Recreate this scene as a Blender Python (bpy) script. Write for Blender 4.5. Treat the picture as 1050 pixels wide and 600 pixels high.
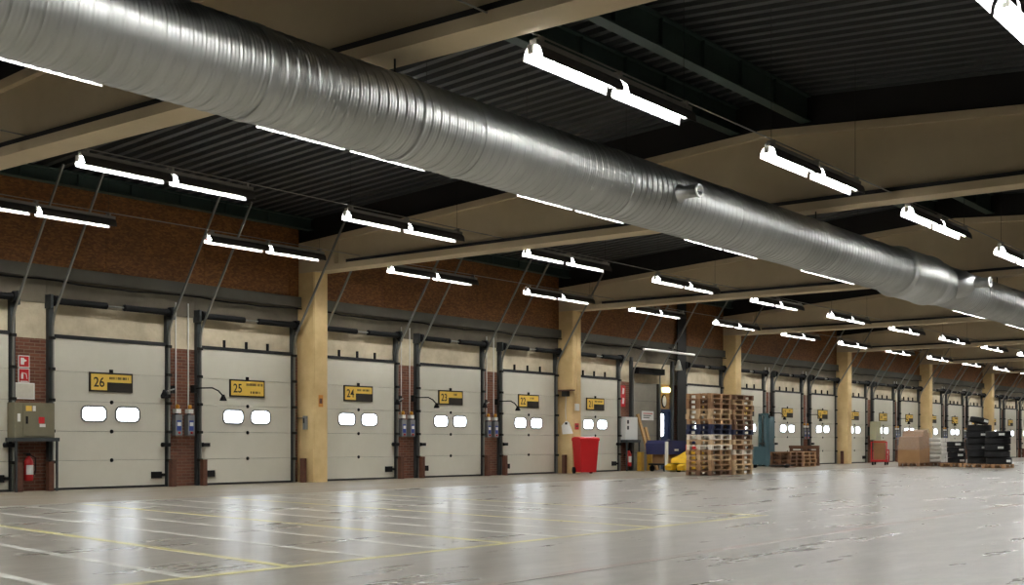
import bpy, bmesh, math, random
from mathutils import Vector, Matrix
random.seed(7)
for o in list(bpy.data.objects): bpy.data.objects.remove(o)
S = bpy.context.scene
C = bpy.context.collection
PI = math.pi

# ---------------------------------------------------------------- camera, world, exposure
cam_d = bpy.data.cameras.new('camera'); cam = bpy.data.objects.new('camera', cam_d); C.objects.link(cam)
cam.location = (0, -21.5, 0.925)
cam.rotation_euler = (PI/2, 0, math.radians(37.824 - 90))
cam_d.sensor_width = 36; cam_d.lens = 36*1243/1050; cam_d.shift_y = 154/1050
cam_d.clip_end = 400
S.camera = cam
w = bpy.data.worlds.new('world'); S.world = w; w.use_nodes = True
w.node_tree.nodes['Background'].inputs[0].default_value = (.5, .55, .6, 1)
w.node_tree.nodes['Background'].inputs[1].default_value = .05
S.view_settings.view_transform = 'Standard'; S.view_settings.look = 'None'
S.view_settings.gamma = 1; S.view_settings.use_curve_mapping = False
S.view_settings.exposure = 0.92
TUBE_POWER = 95.0
PANE_POWER = 7.5

# ---------------------------------------------------------------- materials
def lin(c):
    c = c/255
    return c/12.92 if c <= .04045 else ((c+.055)/1.055)**2.4
def rgb(r, g, b): return (lin(r), lin(g), lin(b), 1)
MATS = {}
def mat(name, col, rough=.6, metal=0, var=0, vscale=3, vcol=None, bump=0, bscale=40, stretch=None, emit=0, spec=.5, detail=4):
    """plain surface with an optional second colour mixed in by noise and a fine bump"""
    if name in MATS: return MATS[name]
    m = bpy.data.materials.new(name); m.use_nodes = True; nt = m.node_tree; N = nt.nodes; L = nt.links
    b = N['Principled BSDF']
    b.inputs['Base Color'].default_value = col; b.inputs['Roughness'].default_value = rough
    b.inputs['Metallic'].default_value = metal; b.inputs['Specular IOR Level'].default_value = spec
    if emit:
        b.inputs['Emission Color'].default_value = col; b.inputs['Emission Strength'].default_value = emit
    if var or bump:
        tc = N.new('ShaderNodeTexCoord'); mp = N.new('ShaderNodeMapping')
        L.new(tc.outputs['Object'], mp.inputs[0])
        if stretch: mp.inputs['Scale'].default_value = stretch
    if var:
        n = N.new('ShaderNodeTexNoise'); n.inputs['Scale'].default_value = vscale; n.inputs['Detail'].default_value = detail
        n.inputs['Roughness'].default_value = .65
        L.new(mp.outputs[0], n.inputs['Vector'])
        r = N.new('ShaderNodeMapRange'); r.inputs[1].default_value = .35; r.inputs[2].default_value = .65
        r.inputs[3].default_value = 0; r.inputs[4].default_value = var
        L.new(n.outputs['Fac'], r.inputs[0])
        mx = N.new('ShaderNodeMix'); mx.data_type = 'RGBA'
        mx.inputs[6].default_value = col; mx.inputs[7].default_value = vcol or tuple(x*.55 for x in col[:3])+(1,)
        L.new(r.outputs[0], mx.inputs[0]); L.new(mx.outputs[2], b.inputs['Base Color'])
    if bump:
        n2 = N.new('ShaderNodeTexNoise'); n2.inputs['Scale'].default_value = bscale; n2.inputs['Detail'].default_value = 3
        L.new(mp.outputs[0], n2.inputs['Vector'])
        bp = N.new('ShaderNodeBump'); bp.inputs['Strength'].default_value = bump; bp.inputs['Distance'].default_value = .02
        L.new(n2.outputs['Fac'], bp.inputs['Height']); L.new(bp.outputs[0], b.inputs['Normal'])
    MATS[name] = m
    return m

def floor_material(name, c1, c2, c3, r0, r1):
    m = bpy.data.materials.new(name); m.use_nodes = True; nt = m.node_tree; N = nt.nodes; L = nt.links
    b = N['Principled BSDF']; b.inputs['Specular IOR Level'].default_value = .5
    tc = N.new('ShaderNodeTexCoord')
    def noise(scale, sx=1, sy=1, detail=5):
        mp = N.new('ShaderNodeMapping'); mp.inputs['Scale'].default_value = (sx, sy, 1)
        L.new(tc.outputs['Object'], mp.inputs[0])
        n = N.new('ShaderNodeTexNoise'); n.inputs['Scale'].default_value = scale; n.inputs['Detail'].default_value = detail
        n.inputs['Roughness'].default_value = .65
        L.new(mp.outputs[0], n.inputs['Vector']); return n.outputs['Fac']
    def rng(v, a, bb, lo, hi):
        r = N.new('ShaderNodeMapRange'); r.inputs[1].default_value = a; r.inputs[2].default_value = bb
        r.inputs[3].default_value = lo; r.inputs[4].default_value = hi; L.new(v, r.inputs[0]); return r.outputs[0]
    def mix(f, a, bb):
        x = N.new('ShaderNodeMix'); x.data_type = 'RGBA'; L.new(f, x.inputs[0])
        for i, v in ((6, a), (7, bb)):
            if isinstance(v, tuple): x.inputs[i].default_value = v
            else: L.new(v, x.inputs[i])
        return x.outputs[2]
    big = rng(noise(.22), .2, .8, 0, 1)
    streak = rng(noise(1.8, .3, 1.6, 8), .2, .8, 0, 1)
    fine = rng(noise(6, .5, 1.2, 5), .15, .85, 0, .8)
    col = mix(big, c1, c2); col = mix(streak, col, c3); col = mix(fine, col, c2)
    L.new(col, b.inputs['Base Color'])
    L.new(rng(noise(1.2, .35, 1.5, 7), .2, .8, r0, r1), b.inputs['Roughness'])
    return m

def brick_material():
    m = bpy.data.materials.new('brick'); m.use_nodes = True; nt = m.node_tree; N = nt.nodes; L = nt.links
    b = N['Principled BSDF']; b.inputs['Roughness'].default_value = .85
    tc = N.new('ShaderNodeTexCoord'); mp = N.new('ShaderNodeMapping'); mp.inputs['Rotation'].default_value = (PI/2, 0, 0)
    L.new(tc.outputs['Object'], mp.inputs[0])
    t = N.new('ShaderNodeTexBrick'); L.new(mp.outputs[0], t.inputs['Vector'])
    t.inputs['Color1'].default_value = rgb(120, 72, 50); t.inputs['Color2'].default_value = rgb(96, 56, 40)
    t.inputs['Mortar'].default_value = rgb(124, 102, 84)
    t.inputs['Scale'].default_value = 1; t.inputs['Brick Width'].default_value = .22
    t.inputs['Row Height'].default_value = .066; t.inputs['Mortar Size'].default_value = .007
    L.new(t.outputs['Color'], b.inputs['Base Color'])
    bp = N.new('ShaderNodeBump'); bp.invert = True; bp.inputs['Strength'].default_value = .6; bp.inputs['Distance'].default_value = .01
    L.new(t.outputs['Fac'], bp.inputs['Height']); L.new(bp.outputs[0], b.inputs['Normal'])
    return m

def osb_material():
    m = bpy.data.materials.new('osb'); m.use_nodes = True; nt = m.node_tree; N = nt.nodes; L = nt.links
    b = N['Principled BSDF']; b.inputs['Roughness'].default_value = .75
    tc = N.new('ShaderNodeTexCoord')
    v = N.new('ShaderNodeTexVoronoi'); v.inputs['Scale'].default_value = 16
    mp = N.new('ShaderNodeMapping'); mp.inputs['Scale'].default_value = (1, 1, 2.2); mp.inputs['Rotation'].default_value = (0, .5, 0)
    L.new(tc.outputs['Object'], mp.inputs[0]); L.new(mp.outputs[0], v.inputs['Vector'])
    sp = N.new('ShaderNodeSeparateColor'); L.new(v.outputs['Color'], sp.inputs[0])
    r = N.new('ShaderNodeValToRGB'); r.color_ramp.elements[0].color = rgb(120, 74, 34); r.color_ramp.elements[1].color = rgb(168, 112, 56)
    e = r.color_ramp.elements.new(.5); e.color = rgb(142, 90, 43)
    L.new(sp.outputs[0], r.inputs[0])
    n = N.new('ShaderNodeTexNoise'); n.inputs['Scale'].default_value = .7; L.new(tc.outputs['Object'], n.inputs['Vector'])
    mx = N.new('ShaderNodeMix'); mx.data_type = 'RGBA'; mx.blend_type = 'MULTIPLY'; mx.inputs[0].default_value = .5
    L.new(r.outputs[0], mx.inputs[6]); L.new(n.outputs['Fac'], mx.inputs[7]); L.new(mx.outputs[2], b.inputs['Base Color'])
    return m

M = dict(
 door=mat('door_white', rgb(212, 208, 192), .5, var=.25, vscale=1.2, vcol=rgb(190, 184, 166)),
 seal=mat('black_rubber', rgb(22, 22, 22), .7),
 black=mat('black_plastic', rgb(16, 16, 17), .7, spec=.2),
 steel=mat('dark_steel', rgb(72, 76, 76), .5, .5, var=.5, vscale=5),
 galv=mat('galvanised_rail', rgb(140, 140, 134), .45, .7),
 darkmetal=mat('dark_metal', rgb(40, 40, 38), .5, .6),
 yellow=mat('sign_yellow', rgb(232, 192, 84), .5),
 ink=mat('sign_ink', rgb(34, 26, 14), .6),
 wframe=mat('window_frame_grey', rgb(92, 92, 90), .6),
 pane=mat('lit_pane', rgb(235, 244, 255), .2, emit=PANE_POWER),
 plaster=mat('plaster', rgb(206, 193, 165), .85, var=.7, vscale=1.3, vcol=rgb(158, 145, 120), bump=.2, bscale=25),
 lintel=mat('grey_concrete', rgb(104, 101, 92), .85, var=.5, vscale=1.0, vcol=rgb(86, 83, 74)),
 band=mat('dark_grey_brown', rgb(112, 104, 88), .9, var=.6, vscale=1.2, vcol=rgb(84, 78, 66)),
 block=mat('grey_block', rgb(138, 132, 118), .9, var=.5, vscale=2, vcol=rgb(112, 106, 94), bump=.3),
 column=mat('cream_column', rgb(226, 198, 142), .7, var=.6, vscale=1.6, vcol=rgb(196, 162, 108), bump=.1),
 beam=mat('tan_beam', rgb(208, 189, 155), .8, var=.45, vscale=.6, vcol=rgb(180, 160, 128), bump=.1, bscale=12),
 tray=mat('cable_tray', rgb(28, 24, 20), .6),
 deck=mat('roof_deck', rgb(70, 72, 72), .5, .2, var=.6, vscale=.5, vcol=rgb(50, 52, 53)),
 green=mat('dark_green_steel', rgb(58, 76, 70), .55, .1, var=.4, vscale=2),
 brick=brick_material(), osb=osb_material(),
 duct=mat('galvanised_duct', rgb(200, 201, 198), .43, 1, var=.35, vscale=1.6, vcol=rgb(150, 152, 148), stretch=(2.5, .6, .6)),
 refl=mat('white_reflector', rgb(150, 150, 147), .4),
 rail=mat('lamp_rail', rgb(150, 146, 138), .5),
 reflout=mat('reflector_back', rgb(70, 66, 60), .6),
 tube=mat('lit_tube', (.98, .98, .97, 1), .4, emit=TUBE_POWER),
 white=mat('white_paint', rgb(226, 226, 220), .5),
 grey=mat('grey_box', rgb(128, 130, 130), .5, var=.2),
 blue=mat('label_blue', rgb(44, 66, 140), .5),
 amber=mat('amber_lamp', rgb(226, 160, 40), .35),
 rust=mat('rusty_steel', rgb(104, 64, 44), .8, var=.6, vscale=9, vcol=rgb(70, 44, 34)),
 ypost=mat('yellow_post', rgb(196, 152, 48), .6, var=.4, vscale=8),
 red=mat('red_plastic', rgb(188, 22, 28), .42),
 redp=mat('red_paint', rgb(190, 26, 28), .45),
 olive=mat('olive_cabinet', rgb(122, 116, 92), .6, var=.3, vscale=4),
 paper=mat('paper', rgb(222, 216, 200), .8, var=.2, vscale=12),
 cloth=mat('paper_white', rgb(236, 234, 226), .7),
 timber=mat('timber', rgb(190, 150, 96), .8, var=.6, vscale=4, stretch=(1, 8, 8), vcol=rgb(140, 104, 64)),
 teal=mat('teal_paint', rgb(64, 92, 98), .5),
 navy=mat('navy_paint', rgb(34, 52, 84), .5),
 bluetarp=mat('blue_cover', rgb(32, 36, 82), .65, var=.3),
 ymach=mat('yellow_machine', rgb(228, 180, 32), .45),
 rubber=mat('tyre_rubber', rgb(20, 20, 21), .65, spec=.3),
 card=mat('cardboard', rgb(158, 120, 80), .85, var=.3, vscale=3, vcol=rgb(134, 100, 66)),
 sack=mat('white_sack', rgb(222, 218, 208), .7, var=.25, vscale=8),
 ylight=mat('warm_lamp', rgb(255, 236, 150), .4, emit=3),
 linew=mat('line_white', rgb(212, 212, 203), .4, var=.9, vscale=2, vcol=rgb(156, 154, 144)),
 liney=mat('line_yellow', rgb(214, 206, 130), .4, var=.9, vscale=2, vcol=rgb(164, 158, 124)),
 liner=mat('line_red', rgb(150, 130, 120), .35, var=1, vscale=1.5, vcol=rgb(140, 136, 126)),
 orange=mat('orange_sticker', rgb(204, 134, 50), .6),
)
woods = [mat('pallet_wood_%d' % i, rgb(*c), .85, var=.55, vscale=5, stretch=(1, 6, 6), vcol=rgb(*[int(x*.74) for x in c]))
         for i, c in enumerate([(176, 136, 96), (146, 108, 76), (204, 172, 132), (122, 88, 64)])]
wood_blue = mat('pallet_blue', rgb(30, 37, 70), .7, var=.4, vscale=5)
wood_pale = mat('pallet_pale', rgb(226, 214, 196), .8, var=.3, vscale=5)
def film_material():
    m = bpy.data.materials.new('wrap_film'); m.use_nodes = True; b = m.node_tree.nodes['Principled BSDF']
    b.inputs['Base Color'].default_value = (.9, .9, .9, 1); b.inputs['Roughness'].default_value = .15
    b.inputs['Alpha'].default_value = .14
    return m
M['film'] = film_material()
M['floor'] = floor_material('coated_floor', rgb(130, 126, 114), rgb(96, 91, 80), rgb(178, 174, 164), .258, .305)
M['apron'] = floor_material('apron_floor', rgb(130, 120, 102), rgb(112, 102, 84), rgb(142, 132, 114), .4, .6)

# ---------------------------------------------------------------- mesh helpers
class MB:
    def __init__(s): s.v = []; s.f = []; s.mi = []; s.mats = []; s.sm = []
    def _m(s, m):
        if m is None: return 0
        if m not in s.mats: s.mats.append(m)
        return s.mats.index(m)
    def add(s, vs, fs, m=None, smooth=False, T=None):
        o = len(s.v)
        s.v += [tuple(T @ Vector(p)) if T else tuple(p) for p in vs]
        k = s._m(m)
        for f in fs: s.f.append(tuple(i+o for i in f)); s.mi.append(k); s.sm.append(smooth)
        return s
    def box(s, x0, x1, y0, y1, z0, z1, m=None, T=None):
        vs = [(x, y, z) for z in (z0, z1) for y in (y0, y1) for x in (x0, x1)]
        return s.add(vs, [(0, 2, 3, 1), (4, 5, 7, 6), (0, 1, 5, 4), (2, 6, 7, 3), (0, 4, 6, 2), (1, 3, 7, 5)], m, False, T)
    def prism(s, pts, axis, a, b, m=None, smooth=False, T=None):
        """extrude a closed 2D outline along an axis from a to b"""
        n = len(pts)
        def P(p, t): return {'x': (t, p[0], p[1]), 'y': (p[0], t, p[1]), 'z': (p[0], p[1], t)}[axis]
        vs = [P(p, a) for p in pts]+[P(p, b) for p in pts]
        s.add(vs, [(i, (i+1) % n, (i+1) % n+n, i+n) for i in range(n)], m, smooth, T)
        return s.add(vs, [tuple(range(n-1, -1, -1)), tuple(range(n, 2*n))], m, False, T)
    def tube(s, pts, r, m=None, n=8, caps=True, T=None):
        pts = [Vector(p) for p in pts]; vs = []; fs = []
        rs = r if isinstance(r, (list, tuple)) else [r]*len(pts)
        ref = None
        for i, p in enumerate(pts):
            d = (pts[min(i+1, len(pts)-1)]-pts[max(i-1, 0)]).normalized()
            if ref is None:
                ref = Vector((0, 0, 1)) if abs(d.z) < .9 else Vector((1, 0, 0))
            a = d.cross(ref).normalized(); b = a.cross(d).normalized(); ref = b
            for k in range(n):
                t = 2*PI*k/n; vs.append(p+rs[i]*(math.cos(t)*a+math.sin(t)*b))
        for i in range(len(pts)-1):
            for k in range(n): fs.append((i*n+k, i*n+(k+1) % n, (i+1)*n+(k+1) % n, (i+1)*n+k))
        s.add(vs, fs, m, True, T)
        if caps:
            e = (len(pts)-1)*n
            s.add(vs, [tuple(range(n)), tuple(range(e+n-1, e-1, -1))], m, False, T)
        return s
    def lathe(s, prof, axis='z', n=24, m=None, closed=False, T=None, smooth=True):
        """prof: (radius, height) pairs"""
        vs = []; fs = []
        for r, h in prof:
            for k in range(n):
                t = 2*PI*k/n; a, b = r*math.cos(t), r*math.sin(t)
                vs.append({'z': (a, b, h), 'x': (h, a, b), 'y': (a, h, b)}[axis])
        q = len(prof)
        for i in range(q if closed else q-1):
            j = (i+1) % q
            for k in range(n): fs.append((i*n+k, i*n+(k+1) % n, j*n+(k+1) % n, j*n+k))
        return s.add(vs, fs, m, smooth, T)
    def mesh(s, name):
        me = bpy.data.meshes.new(name); me.from_pydata([tuple(p) for p in s.v], [], s.f)
        for m in s.mats: me.materials.append(m)
        me.polygons.foreach_set('material_index', s.mi); me.polygons.foreach_set('use_smooth', s.sm)
        bm = bmesh.new(); bm.from_mesh(me); bmesh.ops.recalc_face_normals(bm, faces=bm.faces); bm.to_mesh(me); bm.free()
        me.update(); return me
    def build(s, name, m=None, parent=None, loc=(0, 0, 0), rz=0):
        if m is not None and not s.mats: s.mats = [m]
        o = bpy.data.objects.new(name, s.mesh(name)); C.objects.link(o)
        o.parent = parent; o.location = loc; o.rotation_euler = (0, 0, rz)
        return o
def obj(name, me, parent=None, loc=(0, 0, 0), rz=0):
    o = bpy.data.objects.new(name, me); C.objects.link(o); o.parent = parent; o.location = loc; o.rotation_euler = (0, 0, rz); return o
def tag(o, label=None, cat=None, group=None, kind=None):
    if label: o['label'] = label
    if cat: o['category'] = cat
    if group: o['group'] = group
    if kind: o['kind'] = kind
    return o
def thing(name, label, cat, loc=(0, 0, 0), rz=0, group=None, kind=None):
    o = bpy.data.objects.new(name, None); C.objects.link(o); o.location = loc; o.rotation_euler = (0, 0, rz)
    o.empty_display_size = .2
    return tag(o, label, cat, group, kind)
def copy_tree(o, parent=None):
    c = o.copy(); C.objects.link(c); c.parent = parent
    for ch in list(o.children): copy_tree(ch, c)
    return c
def bx(name, d, m, parent=None, T=None, loc=(0, 0, 0)):
    return MB().box(*d, T=T).build(name, m, parent, loc)
def rrect(x0, x1, z0, z1, r, n=5):
    pts = []
    for cx, cz, a in ((x1-r, z1-r, 0), (x0+r, z1-r, 90), (x0+r, z0+r, 180), (x1-r, z0+r, 270)):
        for k in range(n+1):
            t = math.radians(a+90*k/n); pts.append((cx+r*math.cos(t), cz+r*math.sin(t)))
    return pts
_txt = {}
def text_mesh(s, h, m, bold=0.0):
    """digits as a thin mesh in the xz plane, centred, facing -y"""
    k = (s, h)
    if k in _txt: return _txt[k]
    cu = bpy.data.curves.new('txt', 'FONT'); cu.body = s; cu.size = 1; cu.extrude = .012; cu.offset = bold
    cu.align_x = 'CENTER'; cu.align_y = 'CENTER'; cu.resolution_u = 3
    o = bpy.data.objects.new('txt', cu); C.objects.link(o)
    dg = bpy.context.evaluated_depsgraph_get(); me = bpy.data.meshes.new_from_object(o.evaluated_get(dg))
    bpy.data.objects.remove(o)
    zs = [v.co.y for v in me.vertices]; sc = h/(max(zs)-min(zs)); mid = (max(zs)+min(zs))/2
    xs = [v.co.x for v in me.vertices]; mx = (max(xs)+min(xs))/2
    for v in me.vertices: v.co = ((v.co.x-mx)*sc*.92, -v.co.z*sc*.4, (v.co.y-mid)*sc)
    me.materials.clear(); me.materials.append(m); me.name = 'digits'
    _txt[k] = me; return me
ORD = ['first', 'second', 'third', 'fourth', 'fifth', 'sixth', 'seventh', 'eighth', 'ninth', 'tenth', 'eleventh', 'twelfth',
       'thirteenth', 'fourteenth', 'fifteenth', 'sixteenth', 'seventeenth', 'eighteenth', 'nineteenth']

# ---------------------------------------------------------------- layout of the hall (metres; dock wall at y = 0)
BAY = 10.5; COL0 = 8.95; CW = .45; CD = .57
NB = 8                                              # bays built to the right of the first column
X0, X1, Y1 = -8.0, 95.0, -24.2
cols = [COL0+BAY*k for k in range(-1, NB+1)]        # left faces of the columns
RIDGE_Y, RIDGE_Z, PITCH = -11.9, 6.95, .066
def roof_z(y): return RIDGE_Z-PITCH*abs(y-RIDGE_Y)

# floor
fl = tag(bx('floor', (X0, X1, Y1, -4.8, -.1, 0), M['floor']), 'grey coated concrete warehouse floor with glossy reflections', 'floor', kind='structure')
ap = tag(bx('floor', (X0, X1, -4.8, .3, -.1, 0), M['apron']), 'brownish concrete apron strip running in front of dock doors', 'floor', kind='structure')
def line_part(name, x0, y0, x1, y1, wd, m):
    d = Vector((x1-x0, y1-y0, 0)).normalized(); n = Vector((-d.y, d.x, 0))*wd/2
    a, b = Vector((x0, y0, 0)), Vector((x1, y1, 0))
    lo = [a-n, a+n, b+n, b-n]
    MB().prism([(p.x, p.y) for p in lo], 'z', .0003, .0022).build(name, m, fl)
LX = [4.3, 5.22, 6.13, 7.05, 7.96, 8.8, 9.68, 10.52, 11.43, 12.3, 13.2, 14.1]
line_part('painted_line', 1.0, -14.72, 14.2, -14.56, .095, M['liney'])
for i, x in enumerate(LX):
    ytop = -5.2
    line_part('painted_line', x, -14.62, x+.175*(-14.62-ytop)*-1, ytop, .09, M['liney'] if i % 3 == 2 else M['linew'])
line_part('painted_line', 3.4, -14.62, 3.4+.175*9.4, -5.2, .09, M['liney'])
line_part('painted_line', 2.0, -16.6, 30, -16.2, .12, M['liner'])

# ceiling: trapezoidal steel deck, ribs running from wall to ridge
def deck_mesh():
    mb = MB(); p = .3; prof = []; x = X0
    while x < X1:
        prof += [(x, 0), (x+.12, 0), (x+.155, .11), (x+.265, .11)]; x += p
    vs = []; fs = []; ys = [.3, RIDGE_Y, Y1]
    for y in ys:
        for (a, h) in prof: vs.append((a, y, roof_z(y)+h))
    n = len(prof)
    for r in range(2):
        for i in range(n-1): fs.append((r*n+i, r*n+i+1, (r+1)*n+i+1, (r+1)*n+i))
    return mb.add(vs, fs)
tag(deck_mesh().build('ceiling', M['deck']), 'dark corrugated steel roof deck above the hall', 'ceiling', kind='structure')

# dock wall
wb = thing('wall_back', 'dock wall of brick piers, plaster, concrete lintel and chipboard panels', 'wall', kind='structure')
doors = []                                          # (number, centre x)
num = 30
for k, cx in enumerate(cols):
    for j in range(3):
        doors.append((num, cx+1.95+3.5*j)); num -= 1
DW, DH = 2.56, 2.96
infill = 20
edges = [X0]
for n, x in doors: edges += [x-DW/2+.05, x+DW/2-.05]
edges.append(X1)
for a, b in zip(edges[0::2], edges[1::2]):
    if b > X1: b = X1
    if a < X1: bx('brick_pier', (a, b, 0, .3, 0, 2.93), M['brick'], wb)
x = X0; pl = []
while x < X1:
    b = min(x+3.5, X1)
    bx('plaster_panel', (x, b-.012, 0, .3, 2.93, 3.62), M['plaster'], wb); bx('dark_band', (x, b-.006, -.02, .3, 3.62, 4.1), M['band'], wb); x = b  # upper strip coloured a darker grey-brown than the plaster below it
for k in range(-2, NB+1):
    a = max(X0, COL0+BAY*k+CW); b = min(X1, COL0+BAY*(k+1))
    if b > a: bx('concrete_lintel', (a, b, -.14, .3, 4.1, 4.34), M['lintel'], wb)
    x = a
    while x < b-.05:
        e = min(x+2.44, b)
        if e > x: bx('chipboard_panel', (x+.004, e-.004, -.05+random.uniform(-.004, .004), .02, 4.34, 5.95), M['osb'], wb)
        x = e
bx('upper_wall', (X0, X1, .03, .3, 4.34, 6.3), M['darkmetal'], wb)

for k in range(0, NB):
    a = COL0+BAY*k+CW; mb = MB(); pts = []
    for i in range(25):
        u = i/24; pts.append((a+.02+u*(BAY-CW-.04), -.165, 4.07-.05*abs(math.sin(u*PI*3))+.01*math.sin(i*2.3)))
    tag(MB().tube(pts, .018, M['black'], 6).build('cable'), 'black cable sagging under the concrete lintel, %s bay from the left' % ORD[k], 'cable', 'cables under the lintel')
# other walls of the hall (behind and beside the camera)
tag(bx('wall_front', (X0, X1, Y1-.2, Y1, 0, 6.4), M['lintel']), 'plain grey wall opposite the dock doors', 'wall', kind='structure')
tag(MB().prism([(.3, 0), (Y1, 0), (Y1, 6.3), (RIDGE_Y, 7.1), (.3, 6.3)], 'x', X0-.2, X0).build('wall_left', M['lintel']), 'grey gable wall at the near end of the hall', 'wall', kind='structure')
tag(MB().prism([(.3, 0), (Y1, 0), (Y1, 6.3), (RIDGE_Y, 7.1), (.3, 6.3)], 'x', X1, X1+.2).build('wall_right', M['lintel']), 'grey gable wall at the far end of the hall', 'wall', kind='structure')

# columns and roof beams
def beam_mesh():
    mb = MB(); t = lambda y: roof_z(y)-.55           # top of beam under the steel bearer
    h = CW/2
    mb.box(-h, h, Y1, 0, 4.9, 5.03)
    ys = [0, RIDGE_Y, Y1]
    for a, b in zip(ys[:-1], ys[1:]):
        for w2, lo, hi in ((.11, None, -.13), (h-.02, -.13, 0)):
            vs = []
            for y in (a, b):
                z0 = 5.03 if lo is None else t(y)+lo; z1 = t(y)+hi
                vs += [(-w2, y, z0), (w2, y, z0), (w2, y, z1), (-w2, y, z1)]
            mb.add(vs, [(0, 1, 2, 3), (7, 6, 5, 4), (0, 4, 5, 1), (1, 5, 6, 2), (2, 6, 7, 3), (3, 7, 4, 0)])
    vs = []
    for y in (0, -1.25): vs += [(-h, y, 5.03), (h, y, 5.03), (h, y, t(y)-.13), (-h, y, t(y)-.13)]
    mb.add(vs, [(0, 1, 2, 3), (7, 6, 5, 4), (0, 4, 5, 1), (1, 5, 6, 2), (2, 6, 7, 3), (3, 7, 4, 0)])
    return mb.mesh('beam')
def bearer_mesh():
    mb = MB(); ys = [0, RIDGE_Y, Y1]
    for a, b in zip(ys[:-1], ys[1:]):
        vs = []
        for y in (a, b): vs += [(-.08, y, roof_z(y)-.55), (.08, y, roof_z(y)-.55), (.08, y, roof_z(y)-.005), (-.08, y, roof_z(y)-.005)]
        mb.add(vs, [(0, 1, 2, 3), (7, 6, 5, 4), (0, 4, 5, 1), (1, 5, 6, 2), (2, 6, 7, 3), (3, 7, 4, 0)])
    return mb.mesh('steel_bearer')
bme, brm = beam_mesh(), bearer_mesh()
for me, m in ((bme, 'beam'), (brm, 'tray')): me.materials.append(M[m])
trm = MB().box(-.21, -.13, -23.8, -1.6, 5.032, 5.1).mesh('cable_tray'); trm.materials.append(M['tray'])
colm = MB().prism([(0, 0), (CW, 0), (CW, -CD+.03), (CW-.03, -CD), (.03, -CD), (0, -CD+.03)], 'z', 0, 4.9).mesh('column'); colm.materials.append(M['column'])
colnames = {0: 'just left of the frame', 1: 'between doors 25 and 24', 2: 'behind the red wheelie bin', 3: 'behind the tall pallet stacks', 4: 'between door 16 and the red trolley',
            5: 'behind the shrink-wrapped carton', 6: 'behind the black tyre stacks'}
bnames = {0: 'nearest roof beam, crossing the top left behind the duct', 1: 'second roof beam, resting on the column between doors 25 and 24',
          2: 'third roof beam, resting on the column behind the red wheelie bin', 3: 'fourth roof beam, resting on the column behind the pallet stacks'}
for i, cx in enumerate(cols):
    k = i-1
    if cx > X1-1 or cx < X0: continue
    where = colnames.get(k, 'out of sight at the near end' if k < 0 else 'far down the hall, number %d along' % k)
    b = thing('roof_beam', bnames.get(k, 'tapered tan concrete roof beam, %s in the row down the hall' % ORD[max(k, 0)] if k >= 0 else 'tan concrete roof beam overhead before the camera'), 'beam', (cx+CW/2, 0, 0), group='concrete roof beams')
    obj('beam_body', bme, b); obj('cable_tray', trm, b); obj('steel_bearer', brm, b)
    o = obj('concrete_column', colm, None, (cx, 0, 0))
    tag(o, 'cream concrete column '+where, 'column', 'cream concrete columns along the dock wall')
    p = obj('concrete_column', colm, None, (cx+CW, Y1, 0), PI)
    tag(p, 'cream concrete column on the wall opposite the docks, %s from the near end' % ORD[i], 'column', 'columns on the opposite wall')

# steel purlins
def purlin(y, zb, zt, label, segs):
    for i, (a, b) in enumerate(segs):
        mb = MB().box(a, b, y-.1, y+.1, zb, zb+.03).box(a, b, y-.1, y+.1, zt-.03, zt).box(a, b, y-.02, y+.02, zb+.03, zt-.03)
        x = a+.6
        while x < b-.3: mb.box(x, x+.02, y-.08, y+.08, zb+.03, zt-.03); x += 1.2
        tag(mb.build('steel_purlin', M['green']), label % ORD[i], 'beam', 'dark green steel purlins')
segs = [(cx+CW/2+.085, cx+BAY+CW/2-.085) for cx in cols if cx+BAY < X1 and cx > X0]
purlin(-11.35, 6.43, roof_z(-11.35)-.005, 'dark green steel purlin just wall-side of the ridge, %s bay', segs)
purlin(-12.7, 6.43, roof_z(-12.7)-.005, 'deep dark green steel purlin just camera-side of the ridge, %s bay', segs)
purlin(-.3, 5.9, roof_z(-.3)-.005, 'dark green steel edge beam above the chipboard wall, %s bay', segs)

# ---------------------------------------------------------------- dock doors
sec = [0, .57, 1.15, 1.74, 2.32, DH]
def section_mesh(z0, z1):
    return MB().prism([(-.07, z0+.006), (-.065, z0+.002), (-.02, z0+.002), (-.02, z1-.002), (-.065, z1-.002), (-.07, z1-.006)], 'x', -DW/2, DW/2, M['door']).mesh('panel')
secm = [section_mesh(a, b) for a, b in zip(sec[:-1], sec[1:])]
WX = (.37, .31)
winf = MB()
def ring(mb, o, i, y0, y1, m):
    n = len(o)
    vs = [(p[0], y0, p[1]) for p in o]+[(p[0], y0, p[1]) for p in i]+[(p[0], y1, p[1]) for p in o]+[(p[0], y1, p[1]) for p in i]
    fs = []
    for k in range(n):
        j = (k+1) % n
        fs += [(k, j, n+j, n+k), (2*n+k, 3*n+k, 3*n+j, 2*n+j), (k, 2*n+k, 2*n+j, j), (n+k, n+j, 3*n+j, 3*n+k)]
    mb.add(vs, fs, m)
ring(winf, rrect(-.295, .295, -.165, .165, .12), rrect(-.262, .262, -.134, .134, .1), -.09, -.0701, M['wframe'])
winm = winf.mesh('window_frame')
panem = MB().prism(rrect(-.262, .262, -.134, .134, .1), 'y', -.078, -.0702, M['pane']).mesh('pane')
hingem = MB().lathe([(0, -.085), (.036, -.085), (.042, -.0701), (0, -.0701)], 'y', 12, M['black']).mesh('hinge')
sealt = MB().box(-DW/2-.02, DW/2+.02, -.09, -.0, DH, DH+.07, M['seal']).mesh('top_seal')
sealb = MB().box(-DW/2, DW/2, -.075, -.015, .0, .045, M['seal']).mesh('bottom_seal')
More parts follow.
